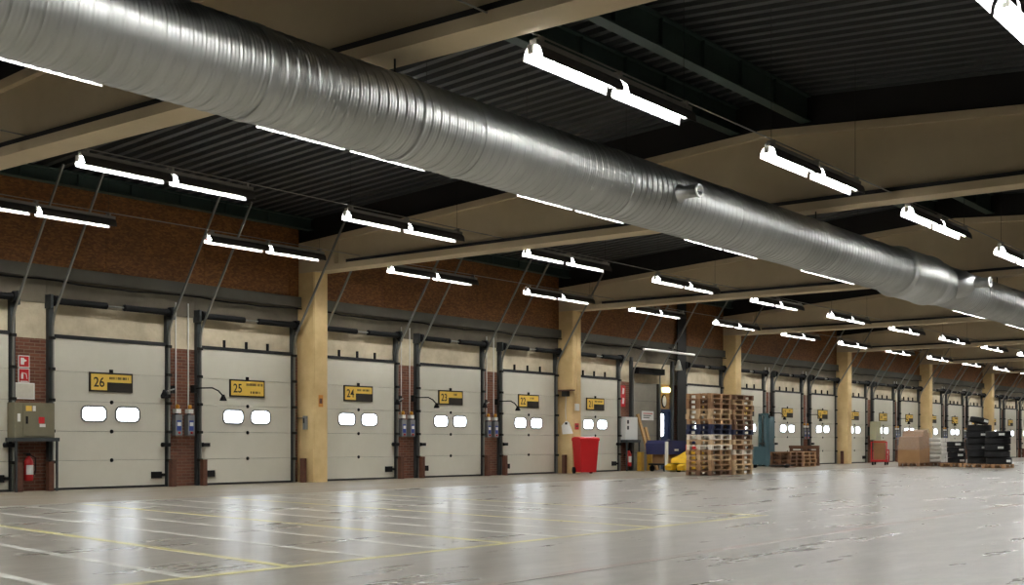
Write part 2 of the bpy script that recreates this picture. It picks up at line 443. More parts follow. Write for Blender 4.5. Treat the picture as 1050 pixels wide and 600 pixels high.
def track_mesh(s):
    """vertical channel, bend and inclined run following the roof"""
    mb = MB(); pts = [(-.13, 0), (-.13, 3.1)]
    a0 = 0; a1 = math.radians(33)
    for k in range(1, 7):
        a = a1*k/6; r = .8
        pts.append((-.13-r*(1-math.cos(a)), 3.1+r*math.sin(a)))
    y, z = pts[-1]; L = (5.92-z)/math.cos(a1)
    pts.append((y-L*math.sin(a1), 5.92))
    wdt = .016
    vs = []; fs = []
    for i, (y, z) in enumerate(pts):
        p0, p1 = pts[max(i-1, 0)], pts[min(i+1, len(pts)-1)]
        d = Vector((p1[0]-p0[0], p1[1]-p0[1])).normalized(); n = Vector((d.y, -d.x))*.021
        for xx, q in ((-wdt, 1), (wdt, 1), (wdt, -1), (-wdt, -1)): vs.append((xx, y+n.x*q, z+n.y*q))
    for i in range(len(pts)-1):
        for k in range(4): fs.append((i*4+k, i*4+(k+1) % 4, i*4+4+(k+1) % 4, i*4+4+k))
    fs += [(0, 1, 2, 3), tuple(len(vs)-4+q for q in (3, 2, 1, 0))]
    return mb.add(vs, fs, M['galv']).mesh('track')
trackm = track_mesh(1)
jambm = MB().box(-.05, .05, -.1, 0, 0, 3.75, M['steel']).mesh('jamb_angle')
brackm = MB().box(-.06, .045, -.165, -.09, -.03, .03, M['darkmetal']).mesh('track_bracket')
springm = MB().lathe([(0, -.55), (.05, -.55), (.068, -.53)]+[(.068-(.006 if i % 2 else 0), -.52+i*.035) for i in range(30)]+[(.068, .53), (.05, .55), (0, .55)], 'x', 14, M['black']).mesh('torsion_spring')
shaftm = MB().tube([(-1.38, 0, 0), (1.38, 0, 0)], .018, M['galv'], 8).mesh('spring_shaft')
drumm = MB().lathe([(0, -.05), (.09, -.05), (.11, -.03), (.09, 0), (.11, .03), (.09, .05), (0, .05)], 'x', 14, M['black']).mesh('cable_drum')
platem = MB().box(-.025, .025, -.02, .2, -.14, .12, M['steel']).mesh('bearing_plate')
latchm = MB().box(-.14, .1, -.11, -.0701, -.07, .07, M['black']).box(.1, .18, -.13, -.09, -.03, .03, M['black']).mesh('latch')
bumpm = MB().box(-.11, .06, -.2, -.1, -.04, .04, M['black']).lathe([(0, -.13), (.05, -.13), (.05, -.08), (0, -.08)], 'x', 10, M['black'], T=Matrix.Translation((0, -.15, 0))).mesh('buffer')
clipm = MB().box(-.02, .02, -.05, 0, 0, .16, M['black']).mesh('bracket_clip')
signb = MB().box(-.5, .5, -.094, -.0701, -.195, .195, M['ink']).box(-.04, .04, -.094, -.075, .195, .26, M['black'])
signm = signb.mesh('number_sign')
def ybox(a, b, c, d): return MB().box(a, b, -.098, -.0938, c, d, M['yellow']).mesh('yellow_field')
yA = ybox(-.465, -.1, -.16, .16); yB = ybox(-.1, .465, .0, .16); yF = ybox(-.465, .465, -.16, .16)
def scrawl(z, x0, x1, h):
    """print too small to read in the photograph: a row of dark strokes"""
    mb = MB(); x = x0
    while x < x1:
        ww = random.uniform(.012, .03); mb.box(x, min(x+ww, x1), -.0995, -.0975, z-h/2, z+h/2, M['ink']); x += ww+random.choice((.008, .01, .03))
    return mb.mesh('small_print')
spA = [scrawl(.085, -.05, .42, .05), scrawl(.085, .06, .26, .05), scrawl(.085, .1, .24, .05)]
spF = [scrawl(.09, -.04, .43, .06), scrawl(-.085, .08, .36, .05)]
full = {25, 14, 28, 11}
door_lab = {}
for n, x in doors:
    if x+DW/2 > X1 or n == infill: continue
    d = thing('door_%d' % n, None, 'door', (x, 0, 0), kind='structure')
    lab = 'white sectional dock door number %d with two rounded lit windows' % n
    if n == 27: lab = 'white dock door cut off by the left edge, beside olive cabinet'
    if n > 27: lab = 'white sectional dock door number %d outside the left edge of frame' % n
    if n in full: lab = 'white sectional dock door with all-yellow sign numbered %d' % n
    d['label'] = lab
    for me in secm: obj('panel', me, d)
    for s in (-1, 1):
        f = obj('window_frame', winm, d, (s*.39-.02, 0, 1.5)); obj('pane', panem, f)
        t = obj('track', trackm, d, (s*(DW/2+.06), 0, 0))
        for z in (.55, 1.15, 1.75, 2.35, 2.95): obj('track_bracket', brackm, t, (s*.01, 0, z))
        obj('jamb_angle', jambm, d, (s*(DW/2+.075), 0, 0))
        obj('torsion_spring', springm, d, (s*.74, -.2, 3.66))
        obj('cable_drum', drumm, d, (s*1.33, -.2, 3.66)); obj('bearing_plate', platem, d, (s*1.41, -.2, 3.66))
    obj('spring_shaft', shaftm, d, (0, -.2, 3.66))
    for z in sec[1:4]: obj('hinge', hingem, d, (0, 0, z))
    obj('top_seal', sealt, d); obj('bottom_seal', sealb, d)
    if n not in (26, 23, 19):
        for xx in (-.62, 0, .62): obj('bracket_clip', clipm, d, (xx, 0, DH+.07))
    # latch low down beside the brick pier, buffers on the tracks
    side = 1 if n % 3 == 0 or n == 26 else -1
    la = obj('latch', latchm, d, (side*(DW/2-.2), 0, .25))
    if side < 0: la.rotation_euler = (0, PI, 0)
    for z in ((.88, 1.9) if n in (26,) else (.88,)):
        obj('buffer', bumpm, d, (side*(DW/2-.02)+(0.02 if side > 0 else .06), 0, z))
    sg = obj('number_sign', signm, d, (-.02, 0, 2.14)); sg['label'] = 'black sign with yellow field and number %d' % n
    if n in full:
        obj('yellow_field', yF, sg)
        for q in spF: obj('small_print', q, sg)
    else:
        obj('yellow_field', yA, sg); obj('yellow_field', yB, sg); obj('small_print', spA[n % 3 if n != 26 else 0], sg)
    obj('number', text_mesh(str(n), .2, M['ink'], .012), sg, (-.285, -.0985, 0))

# ---------------------------------------------------------------- piers: control boxes, dock lights, guard posts
cbm = {}
cbm['body'] = MB().box(-.085, .085, -.14, -.001, -.22, .22, M['grey']).mesh('body')
cbm['label_plate'] = MB().box(-.055, .055, -.145, -.1401, -.12, .1, M['blue']).box(-.045, .045, -.148, -.145, -.02, .06, M['white']).mesh('label_plate')
cbm['beacon'] = MB().lathe([(0, .44), (.03, .435), (.045, .41), (.045, .35), (0, .35)], 'z', 12, M['amber'], T=Matrix.Translation((0, -.09, 0))).mesh('beacon')
cbm['socket'] = MB().box(-.06, .06, -.13, -.001, .25, .34, M['cloth']).box(-.02, .02, -.1, -.02, .22, .25, M['black']).mesh('socket')
cbm['button'] = MB().lathe([(0, -.17), (.022, -.17), (.025, -.1401), (0, -.1401)], 'y', 10, M['redp'], T=Matrix.Translation((0, 0, -.165))).mesh('button')
conm = MB().tube([(0, -.03, .5), (0, -.03, 2.75)], .013, M['white'], 6).mesh('conduit')
def control_box(x, z, label, amber=True):
    t = thing('control_box', label, 'control box', (x, 0, z), group='grey door control boxes on the brick piers')
    for k, me in cbm.items():
        if k == 'beacon' and not amber: continue
        obj(k, me, t)
    obj('conduit', conm, t, (0, 0, -.14+ (0 if amber else 0)))
def dock_light(x, z, s, label, up=False):
    t = thing('dock_light', label, 'lamp', (x, 0, z), group='swivel-arm dock lights')
    obj('wall_bracket', MB().box(-.05, .05, -.12, -.001, -.08, .08, M['darkmetal']).mesh('wall_bracket'), t)
    if up:
        MB().tube([(0, -.11, 0), (s*.15, -.35, .0), (s*.38, -.42, -.06)], .016, M['galv'], 6).build('arm', None, t)
        h = Vector((s*.46, -.44, -.12))
    else:
        MB().tube([(0, -.11, .02), (s*.3, -.3, .03), (s*.42, -.35, -.03), (s*.5, -.38, -.12)], .016, M['black'], 6).build('arm', None, t)
        h = Vector((s*.52, -.39, -.2))
    MB().lathe([(0, .09), (.03, .09), (.045, .04), (.08, -.035), (.07, -.045), (0, -.02)], 'z', 14, M['black'], T=Matrix.Translation(h)).build('lamp_head', None, t)
postm = MB().box(-.055, .055, -.11, -.0, 0, .56, M['rust']).box(-.045, .045, -.115, -.11, .02, .5, M['rust']).mesh('guard_post')
piers = []; PIER = -1
for i in range(len(doors)-1):
    (n, x), (n2, x2) = doors[i], doors[i+1]
    if x2+1.3 > X1 or x < 8: continue
    if abs(x2-x-3.5) < .05 and not any(abs(cx+CW/2-(x+x2)/2) < .4 for cx in cols): piers.append((n, n2, (x+x2)/2))
postx = []
for n, n2, x in piers:
    PIER += 1; nm = ORD[PIER]+' brick pier from the left'
    if n2 == infill or n == infill: continue
    if n == 27: continue
    if n2 >= 10 and n2 != 14:
        control_box(x-.16, 1.3, 'grey control box, left of the pair on the '+nm)
        control_box(x+.16, 1.3, 'grey control box, right of the pair on the '+nm)
        dock_light(x+.29, 2.08, 1, 'black swivel dock light reaching right from the '+nm)
        if n > 17: dock_light(x-.29, 2.05, -1, 'grey-armed swivel dock light reaching left from the '+nm, True)
    for s in (-1, 1):
        if n2 == 17 and s < 0: continue
        o = obj('guard_post', postm, None, (x+s*.4, -.19, 0)); tag(o, 'short rusty guard post at the %s foot of the %s' % ('left' if s < 0 else 'right', nm), 'post', 'rusty guard posts')
for cx, nm in ((19.45, 'first'), (29.95, 'second'), (50.95, 'fourth')):
    o = obj('guard_post', postm, None, (cx-.14, -.3, 0)); tag(o, 'short rusty guard post beside the %s cream column from the left' % nm, 'post', 'rusty guard posts')

# pier left of door 26: fire signs, notice, olive cabinet on a shelf, extinguisher
for x, s in ((12.29, 'left'), (12.93, 'right')):
    tag(obj('guard_post', postm, None, (x, -.19, 0)), 'short rusty guard post at %s side of the extinguisher niche' % s, 'post', 'rusty guard posts')
def sign_fire(z, h, label, kind):
    t = thing('fire_sign', label, 'sign', (12.53, 0, z), group='red fire signs left of door 26')
    MB().box(-.115, .115, -.012, -.001, -h/2, h/2, M['white']).build('board', None, t)
    MB().box(-.1, .1, -.015, -.0121, -h/2+.015, h/2-.015, M['redp']).build('red_field', None, t)
    if kind == 0: MB().box(-.07, .0, -.018, -.0151, -.06, .07, M['white']).prism([(.0, .05), (.06, .02), (.0, -.01)], 'y', -.018, -.0151, M['white']).build('pictogram', None, t)
    else: MB().box(-.06, -.015, -.018, -.0151, -.06, .03, M['white']).box(-.05, -.025, -.018, -.0151, .03, .06, M['white']).tube([(-.02, -.0166, .05), (.04, -.0166, .04), (.06, -.0166, -.06)], .008, M['white'], 6).box(-.08, .08, -.018, -.0151, -.12, -.1, M['white']).build('pictogram', None, t)
sign_fire(2.47, .23, 'red square fire hose sign with white symbol, upper of two', 0)
sign_fire(2.2, .28, 'red fire extinguisher sign with white symbol, lower of two', 1)
t = thing('notice', 'pale framed notice sheet under the red fire signs', 'notice', (12.52, 0, 1.91))
MB().box(-.23, .23, -.012, -.001, -.155, .155, M['cloth']).build('frame', None, t)
MB().box(-.21, .21, -.014, -.0121, -.135, .135, M['paper']).build('sheet', None, t)
t = thing('electrical_cabinet', 'olive grey steel cabinet with stickers on shelf left of door 26', 'cabinet', (12.58, 0, 1.02))
bx('body', (-.42, .4, -.32, -.001, .0, .66), M['olive'], t)
dr = bx('cabinet_door', (-.25, .38, -.335, -.3201, .03, .63), M['olive'], t)
bx('handle', (-.2, -.17, -.36, -.3351, .26, .4), M['black'], dr)
bx('sticker', (-.2, -.08, -.338, -.3351, .5, .6), M['yellow'], dr); bx('sticker', (-.06, .0, -.338, -.3351, .5, .6), M['white'], dr)
bx('sticker', (.06, .18, -.338, -.3351, .27, .39), M['redp'], dr); bx('sticker', (.08, .2, -.338, -.3351, .2, .26), M['white'], dr)
bx('sticker', (-.36, -.3, -.323, -.3201, .3, .45), M['white'], t)
t = thing('shelf', 'grey steel shelf on legs carrying the olive cabinet', 'shelf', (12.58, 0, 0))
bx('shelf_board', (-.46, .46, -.4, -.001, .95, 1.019), M['steel'], t)
for s in (-.43, .4): bx('leg', (s, s+.035, -.39, -.355, 0, .95), M['steel'], t)
def extinguisher(x, y, label, sc=1.0, z=.2):
    t = thing('fire_extinguisher', label, 'extinguisher', (x, y, z)); t.scale = (sc,)*3
    MB().lathe([(0, 0), (.075, 0), (.085, .02), (.085, .36), (.06, .42), (.03, .45), (.03, .47), (0, .47)], 'z', 18, M['redp']).build('cylinder', None, t)
    MB().prism([(.0858*math.cos(a), .0858*math.sin(a)) for a in [math.radians(d) for d in range(-150, -29, 10)]], 'z', .12, .3, M['white']).build('label_plate', None, t)
    MB().box(-.03, .03, -.03, .03, .47, .51, M['black']).box(-.1, .03, -.015, .015, .51, .53, M['black']).build('valve', None, t)
    MB().tube([(.03, 0, .49), (.12, -.03, .44), (.12, -.04, .2), (.1, -.04, .12)], .012, M['black'], 6).build('hose', None, t)
    bx('wall_hook', (-.03, .03, .08, -y-.001, .3, .36), M['darkmetal'], t)
extinguisher(12.55, -.14, 'red fire extinguisher hung under the olive cabinet beside door 26')

# column fittings
t = thing('switch_box', 'small grey switch box with pipe on the column right of door 25', 'switch', (19.45, -.31, 1.4))
bx('body', (-.07, -.001, -.05, .05, -.17, .15), M['grey'], t); bx('switch_lever', (-.09, -.0701, -.015, .015, -.02, .1), M['darkmetal'], t)
MB().tube([(-.03, .05, .1), (-.03, .3, .1)], .012, M['steel'], 6).build('pipe', None, t)
t = thing('column_sticker', 'orange sticker on the front of the column between doors 25 and 24', 'sticker', (19.66, -CD, 1.9))
bx('sheet', (-.07, .07, -.006, -.001, -.14, .14), M['orange'], t); bx('print', (-.045, .045, -.008, -.0061, -.06, .06), M['rust'], t)
t = thing('barcode_reader_shelf', 'dark wall bracket holding scanner on column behind red bin', 'bracket', (29.95, -.35, 2.42))
bx('plate', (-.2, -.001, -.3, .28, .06, .1), M['rust'], t); bx('holder', (-.14, -.001, -.1, .1, -.1, .06), M['darkmetal'], t)
MB().tube([(-.05, 0, -.1), (-.05, .02, -.5), (-.05, .0, -.8)], .012, M['white'], 6).build('cord', None, t)
t = thing('paper_pad', 'white sheaf of papers hanging on column above red wheelie bin', 'paper', (29.95, -.36, 1.34))
MB().prism([(-.22, -.14), (.14, -.16), (.18, .1), (.02, .24), (-.08, .2)], 'x', -.05, -.001, M['cloth'], T=Matrix.Rotation(0, 4, 'X')).build('sheets', None, t)
bx('clip', (-.06, -.0501, -.04, .04, .13, .2), M['darkmetal'], t)
t = thing('junction_box', 'small white junction box on the column above the red bin', 'box', (30.1, -CD, 2.0))
bx('body', (-.06, .1, -.07, -.001, -.11, .1), M['white'], t); MB().tube([(.02, -.03, .1), (.02, -.03, 2.2)], .012, M['column'], 6).build('conduit', None, t)
t = thing('small_red_sign', 'small dark red plate on the column edge above the red bin', 'sign', (30.15, -CD, 1.42))
bx('board', (-.1, .1, -.01, -.001, -.1, .09), M['redp'], t); bx('print', (-.06, .06, -.012, -.0101, -.02, .03), M['rust'], t)

# red wheelie bin
t = thing('wheelie_bin', 'red plastic wheelie bin standing in front of door 21', 'bin', (29.86, -1.08, 0), math.radians(-35))
def frustum(mb, a, b, z0, z1, m):
    vs = [(a[0], a[2], z0), (a[1], a[2], z0), (a[1], a[3], z0), (a[0], a[3], z0), (b[0], b[2], z1), (b[1], b[2], z1), (b[1], b[3], z1), (b[0], b[3], z1)]
    return mb.add(vs, [(0, 3, 2, 1), (4, 5, 6, 7), (0, 1, 5, 4), (1, 2, 6, 5), (2, 3, 7, 6), (3, 0, 4, 7)], m)
frustum(MB(), (-.24, .24, -.29, .25), (-.29, .29, -.37, .33), .05, .98, M['red']).build('body', None, t)
MB().box(-.31, .31, -.39, .35, .98, 1.02, M['red']).build('rim', None, t)
mb = MB(); mb.prism([(-.4, 1.021), (.36, 1.021), (.36, 1.06), (.1, 1.1), (-.3, 1.08), (-.4, 1.05)], 'x', -.3, .3, M['red']).build('lid', None, t)
MB().tube([(-.25, .36, 1.0), (-.25, .44, 1.03), (.25, .44, 1.03), (.25, .36, 1.0)], .016, M['red'], 8).build('handle', None, t)
for s in (-1, 1): MB().lathe([(0, -.03), (.1, -.03), (.1, .03), (0, .03)], 'x', 18, M['black'], T=Matrix.Translation((s*.27, .24, .1))).build('wheel', None, t)
MB().tube([(-.25, .24, .1), (.25, .24, .1)], .012, M['darkmetal'], 6).build('axle', None, t)

# bay with the blocked-up door 20
xi = [x for n, x in doors if n == infill][0]
t = thing('wall_infill', 'grey concrete block infill closing a former dock door', 'wall', (xi, 0, 0), kind='structure')
zz = 0; r = 0
while zz < 2.9:
    h = .58 if zz < 2.3 else 2.93-zz
    o = bx('concrete_block', (-DW/2+.06, .36, .0, .2, zz+.008, zz+h-.008), M['block'], t)
    zz += h
bx('mortar', (-DW/2+.05, .36, .012, .19, 0, 2.93), M['lintel'], t)
bx('post', (.36, .46, -.05, .2, 0, 2.93), M['darkmetal'], t)
bx('roller_box', (-DW/2, .4, -.3, -.001, 3.22, 3.42), M['black'], t)
for q in (-DW/2-.06, .36): obj('track', trackm, t, (q, 0, 0))
for q in (-DW/2-.075, DW/2+.02): obj('jamb_angle', jambm, t, (q, 0, 0))
bx('timber_panel', (.46, 1.23, .02, .1, 2.08, 2.93), M['timber'], t)
t = thing('door_31', 'dark blue personnel door with narrow lit window behind the blue cart', 'door', (xi+.85, 0, 0), kind='structure')
bx('leaf', (-.37, .37, .02, .08, 0.01, 2.0), M['navy'], t); bx('frame', (-.39, .39, -.02, .02, 2.0, 2.08), M['navy'], t)
for s in (-1, 1): bx('frame', (s*.38-.025, s*.38+.025, -.02, .02, 0, 2.0), M['navy'], t)
f = bx('window_frame', (-.28, -.02, .0, .0199, 1.12, 1.95), M['steel'], t)
MB().prism(rrect(-.26, -.04, 1.15, 1.92, .09), 'y', -.01, -.0005, M['pane']).build('pane', None, f)
bx('handle', (.22, .3, -.05, .0199, 1.0, 1.05), M['galv'], t)
t = thing('wall_clock', 'oval white clock face on timber panel above the blue door', 'clock', (xi+.86, .02, 2.36))
MB().prism([(.15*math.cos(a), .23*math.sin(a)) for a in [2*PI*k/20 for k in range(20)]], 'y', -.03, -.001, M['black']).build('rim', None, t)
MB().prism([(.12*math.cos(a), .19*math.sin(a)) for a in [2*PI*k/20 for k in range(20)]], 'y', -.035, -.0301, M['cloth']).build('face', None, t)
t = thing('bulkhead_light', 'glowing yellow bulkhead light above the blue door', 'lamp', (xi+.86, .02, 2.74))
bx('base', (-.25, .25, -.06, -.001, -.1, .1), M['white'], t)
MB().prism(rrect(-.22, .22, -.085, .085, .08), 'y', -.14, -.0601, M['ylight']).build('diffuser', None, t)
t = thing('notice_board', 'white notice board on the grey block wall', 'sign', (35.15, 0, 1.84))
bx('board', (-.38, .38, -.02, -.001, -.16, .15), M['white'], t)
for k, zq in enumerate((.07, .0, -.07)): bx('print', (-.3, .3-.1*k, -.023, -.0201, zq-.015, zq+.015), M['redp'] if k == 0 else M['ink'], t)
t = thing('white_cabinet', 'white wall cabinet with dark marks between door 21 and grey infill', 'cabinet', (33.72, 0, 1.02))
bx('body', (-.4, .35, -.28, -.001, 0, .74), M['white'], t); dd = bx('cabinet_door', (-.38, .33, -.295, -.2801, .02, .72), M['white'], t)
for zq in (.33, .52): bx('mark', (-.3, -.2, -.298, -.2951, zq, zq+.12), M['black'], dd)
t = thing('steel_shelf', 'dark steel shelf beneath the white wall cabinet', 'shelf', (33.72, 0, 0))
bx('shelf_board', (-.42, .42, -.36, -.001, .93, 1.018), M['steel'], t)
for s in (-.4, .36): bx('leg', (s, s+.04, -.35, -.31, 0, .93), M['steel'], t)
t = thing('fire_sign', 'tall red fire sign on brick pier above the white cabinet', 'sign', (33.62, 0, 2.46))
bx('board', (-.14, .14, -.012, -.001, -.36, .34), M['redp'], t)
for zq in (.14, -.18): MB().prism([(-.07, zq-.08), (.05, zq-.08), (.07, zq+.1), (-.03, zq+.12)], 'y', -.016, -.0121, M['white']).build('pictogram', None, t)
extinguisher(33.72, -.16, 'red fire extinguisher under the white wall cabinet', 1.1, .15)
for x, lb in ((33.75, 'yellow guard post under the white wall cabinet'), (34.35, 'yellow guard post at foot of grey block wall')):
    o = tag(MB().box(-.08, .08, -.08, .08, 0, .62).box(-.1, .1, -.1, .1, 0, .02).build('guard_post', M['ypost'], None, (x, -.6, 0)), lb, 'post', 'yellow guard posts')
for k, (xa, xb, zt, lb) in enumerate(((34.62, 34.62, 1.95, 'tall pale timber plank leaning on grey block wall'), (34.78, 34.88, 1.5, 'shorter timber plank leaning right of the tall plank'))):
    T = Matrix.Translation((xb, -.58, 0)) @ Matrix.Rotation(math.radians(-14), 4, 'X') @ Matrix.Rotation(math.radians(-7), 4, 'Y')
    tag(MB().box(-.07, .07, -.0, .05, .01, zt).build('timber_plank', M['timber']), lb, 'plank', 'planks leaning on the infill').matrix_world = T
bx_post = thing('steel_post', 'dark steel post beside the blue door, left of door 19', 'post', (37.2, 0, 0))
bx('flange', (-.3, .3, -.16, -.13, 0, 5.88), M['darkmetal'], bx_post); bx('web', (-.03, .03, -.13, -.001, 0, 4.08), M['darkmetal'], bx_post)
t = thing('tube_lamp', 'unlit white tube lamp hung lengthwise before the dark steel post', 'lamp', (35.1, -.9, 3.94))
MB().tube([(-1.65, 0, 0), (1.65, 0, 0)], .04, M['white'], 8).build('housing', None, t)
for s in (-1.2, 1.2): MB().tube([(s, 0, .03), (s, .75, .25)], .012, M['darkmetal'], 6).build('bracket', None, t)
t = thing('alarm_horn', 'white cone-shaped alarm horn under the unlit tube lamp', 'horn', (36.2, -.6, 3.55))
MB().lathe([(.03, .2), (.05, .15), (.13, -.15), (.11, -.14), (0, .1)], 'z', 14, M['white']).build('cone', None, t); MB().tube([(0, 0, .18), (0, .45, .3)], .02, M['darkmetal'], 6).build('bracket', None, t)

# blue cart, white barrier, yellow machine
t = thing('covered_cart', 'cart under a dark blue cover in front of the blue door', 'cart', (34.15, -1.5, 0), math.radians(-10))
mb = MB(); mb.prism([(-.75, .55), (.75, .55), (.8, .9), (.7, .98), (-.68, 1.0), (-.78, .9)], 'y', -.4, .4, M['bluetarp']).build('cover', None, t)
bx('deck', (-.7, .7, -.35, .35, .2, .26), M['darkmetal'], t); bx('carton', (-.55, .3, -.3, .3, .261, .54), M['card'], t)
bx('cover_label', (-.3, -.1, -.408, -.4001, .66, .72), M['white'], t)
for sx in (-.6, .6):
    bx('upright', (sx*1.12-.02, sx*1.12+.02, -.36, -.32, .2, .6), M['darkmetal'], t)
    for sy in (-.28, .28): MB().lathe([(0, -.03), (.1, -.03), (.1, .03), (0, .03)], 'y', 14, M['black'], T=Matrix.Translation((sx, sy, .1))).build('wheel', None, t)
t = thing('white_barrier', 'thin white steel post with a foot beside the blue cart', 'barrier', (33.2, -1.9, 0), math.radians(-25))
bx('post', (-.045, .045, -.03, .03, .0, .96), M['white'], t); bx('foot', (.0451, .85, -.03, .03, 0, .06), M['white'], t)
t = thing('pallet_truck', 'yellow pallet truck with sloping body left of the pallet stacks', 'pallet truck', (33.75, -2.3, 0), math.radians(0))
MB().prism([(-.5, .28), (.6, .28), (.62, .62), (.45, .66), (-.1, .5), (-.45, .42)], 'y', -.28, .28, M['ymach']).build('hood', None, t)
MB().prism([(-.75, .06), (.6, .06), (.6, .26), (-.6, .26), (-.8, .2)], 'y', -.32, -.1, M['ymach']).build('fork', None, t)
MB().prism([(-.75, .06), (.6, .06), (.6, .26), (-.6, .26), (-.8, .2)], 'y', .1, .32, M['ymach']).build('fork', None, t)
MB().tube([(.5, 0, .6), (.66, 0, .98), (.66, -.18, 1.02), (.66, .18, 1.02), (.66, 0, .98)], .02, M['redp'], 8).build('tiller', None, t)
bx('battery_box', (.3, .61, -.2, .2, .66, .86), M['redp'], t)
for x in (-.5, .45): MB().lathe([(0, -.05), (.07, -.05), (.07, .05), (0, .05)], 'y', 12, M['black'], T=Matrix.Translation((x, 0, .07))).build('wheel', None, t)

# ---------------------------------------------------------------- pallets (1.2 x 0.8 m, 0.144 high)
def pallet_parts(m):
    P = {}
    P['deck_board'] = [MB().box(-.6, .6, y-w2/2, y+w2/2, .122, .144, m).mesh('deck_board') for y, w2 in ((-.33, .14), (-.165, .1), (0, .14), (.165, .1), (.33, .14))]
    P['stringer_board'] = [MB().box(x-.07, x+.07, -.4, .4, .1, .1219, m).mesh('stringer_board') for x in (-.53, 0, .53)]
    P['block'] = [MB().box(x-.07, x+.07, y-.05, y+.05, .0221, .0999, m).mesh('block') for x in (-.53, 0, .53) for y in (-.35, 0, .35)]
    P['bottom_board'] = [MB().box(-.6, .6, y-.05, y+.05, 0, .022, m).mesh('bottom_board') for y in (-.35, 0, .35)]
    return P
PP = {m.name: pallet_parts(m) for m in woods+[wood_blue, wood_pale]}
def pallet(loc, rz, m, label, group, rx=0):
    t = thing('wooden_pallet', label, 'pallet', loc, rz, group); t.rotation_euler = (rx, 0, rz)
    for k, ms in PP[m.name].items():
        for me in ms: obj(k, me, t)
    return t
def stack(x, y, n, where, group, special={}, jit=.022, rz=0, z0=0):
    for k in range(n):
        m = special.get(k) or random.choice(woods)
        col = {'pallet_blue': 'blue painted', 'pallet_pale': 'pale new'}.get(m.name, 'worn wooden')
        pallet((x+random.uniform(-jit, jit), y+random.uniform(-jit, jit), z0+k*.1445), rz+random.uniform(-.02, .02), m, '%s pallet, %s from the floor in %s' % (col, ORD[k], where), group)
stack(30.78, -4.72, 16, 'the left tall stack', 'left tall pallet stack', {9: wood_blue, 8: wood_blue, 5: wood_pale, 7: wood_pale, 11: woods[2], 12: woods[2]})
stack(32.06, -4.76, 16, 'the right tall stack', 'right tall pallet stack', {8: wood_blue, 4: wood_pale})
stack(42.8, -1.5, 4, 'the low stack before door 17', 'low pallet stack')
stack(44.06, -1.46, 4, 'the low right-hand stack before door 17', 'low pallet stack')
pl = pallet((45.2, -1.1, .41), 0, woods[3], 'wooden pallet standing on edge against low pallet stack', None, 0)
pl.rotation_euler = (math.radians(90), 0, math.radians(100))

# teal stacker behind the pallets, teal cabinet on the pier
t = thing('electric_stacker', 'teal walk-behind stacker with tall mast right of pallet stacks', 'stacker', (40.8, -1.35, 0), math.radians(-42))
bx('body', (-.35, .1, -.36, .36, .12, .78), M['teal'], t)
for s in (-1, 1):
    bx('mast_upright', (.1, .2, s*.32-.05, s*.32+.05, .05, 2.0), M['teal'], t); bx('fork', (.2, 1.2, s*.2-.07, s*.2+.07, .05, .1), M['darkmetal'], t)
bx('mast_crossbar', (.11, .19, -.27, .27, 1.92, 2.0), M['teal'], t); bx('mast_crossbar', (.11, .19, -.27, .27, .85, .93), M['darkmetal'], t)
MB().tube([(-.3, 0, .78), (-.5, 0, 1.1), (-.5, -.15, 1.14)], .025, M['black'], 8).build('tiller', None, t)
for x in (-.2, 1.05): MB().lathe([(0, -.1), (.07, -.1), (.07, .1), (0, .1)], 'y', 12, M['black'], T=Matrix.Translation((x, 0, .07))).build('wheel', None, t)
t = thing('teal_locker', 'narrow teal steel locker on pier left of door 17', 'locker', (43.75, 0, 0))
bx('body', (-.26, .26, -.4, -.2, .05, 1.95), M['teal'], t); d2 = bx('locker_door', (-.23, .23, -.42, -.4001, .1, 1.9), M['teal'], t); bx('handle', (.15, .19, -.45, -.4201, .9, 1.1), M['galv'], d2)
for s in (-.25, .25): bx('foot', (s-.03, s+.03, -.39, -.22, 0, .05), M['black'], t)

# ---------------------------------------------------------------- far goods: carton, sacks, trolley, tyres
def flat_pallet(x, y, where, m, rz=0): return pallet((x, y, 0), rz, m, 'wooden pallet under '+where, 'pallets under the far goods')
GX, GY = 47.35, -4.75
flat_pallet(GX, GY, 'the shrink-wrapped cardboard carton', woods[1])
t = thing('wrapped_carton', 'large brown cardboard carton in clear shrink wrap', 'carton', (GX, GY, .145))
bx('lower_carton', (-.6, .6, -.42, .42, 0, .68), M['card'], t)
MB().prism([(-.58, .681), (.58, .681), (.6, 1.1), (.35, 1.28), (-.1, 1.22), (-.2, 1.02), (-.56, 1.0)], 'y', -.4, .4, M['card']).build('upper_carton', None, t)
mb = MB(); vs = []
prof = [(-.68, .5), (-.63, .9), (-.6, 1.05), (-.2, 1.1), (-.08, 1.27), (.36, 1.33), (.64, 1.15), (.66, .6)]
mb.prism(prof, 'y', -.45, .45, M['film']).build('shrink_wrap', None, t)
flat_pallet(48.55, -5.2, 'the stack of white sacks', woods[3])
for k in range(6):
    for s in (-1, 1):
        mb = MB(); mb.prism(rrect(-.28, .28, .005, .155, .06, 3), 'y', -.38, .38, M['sack'], smooth=True)
        o = mb.build('white_sack', None, None, (48.62+s*.3+random.uniform(-.02, .02), -5.2+random.uniform(-.03, .03), .145+k*.162))
        tag(o, 'plump white sack, %s layer up, %s side of the sack stack' % (ORD[k], 'left' if s < 0 else 'right'), 'sack', 'white sacks beside the carton')
t = thing('red_trolley', 'red tubular steel trolley left of the wrapped carton', 'trolley', (49.15, -2.7, 0), math.radians(15))
for x in (-.45, .45):
    MB().tube([(x, -.3, .12), (x, -.3, .95 if x < 0 else .62), (x, .3, .95 if x < 0 else .62), (x, .3, .12)], .035, M['redp'], 8).build('end_frame', None, t)
    for y in (-.25, .25): MB().lathe([(0, -.03), (.07, -.03), (.07, .03), (0, .03)], 'y', 12, M['black'], T=Matrix.Translation((x, y, .07))).build('wheel', None, t)
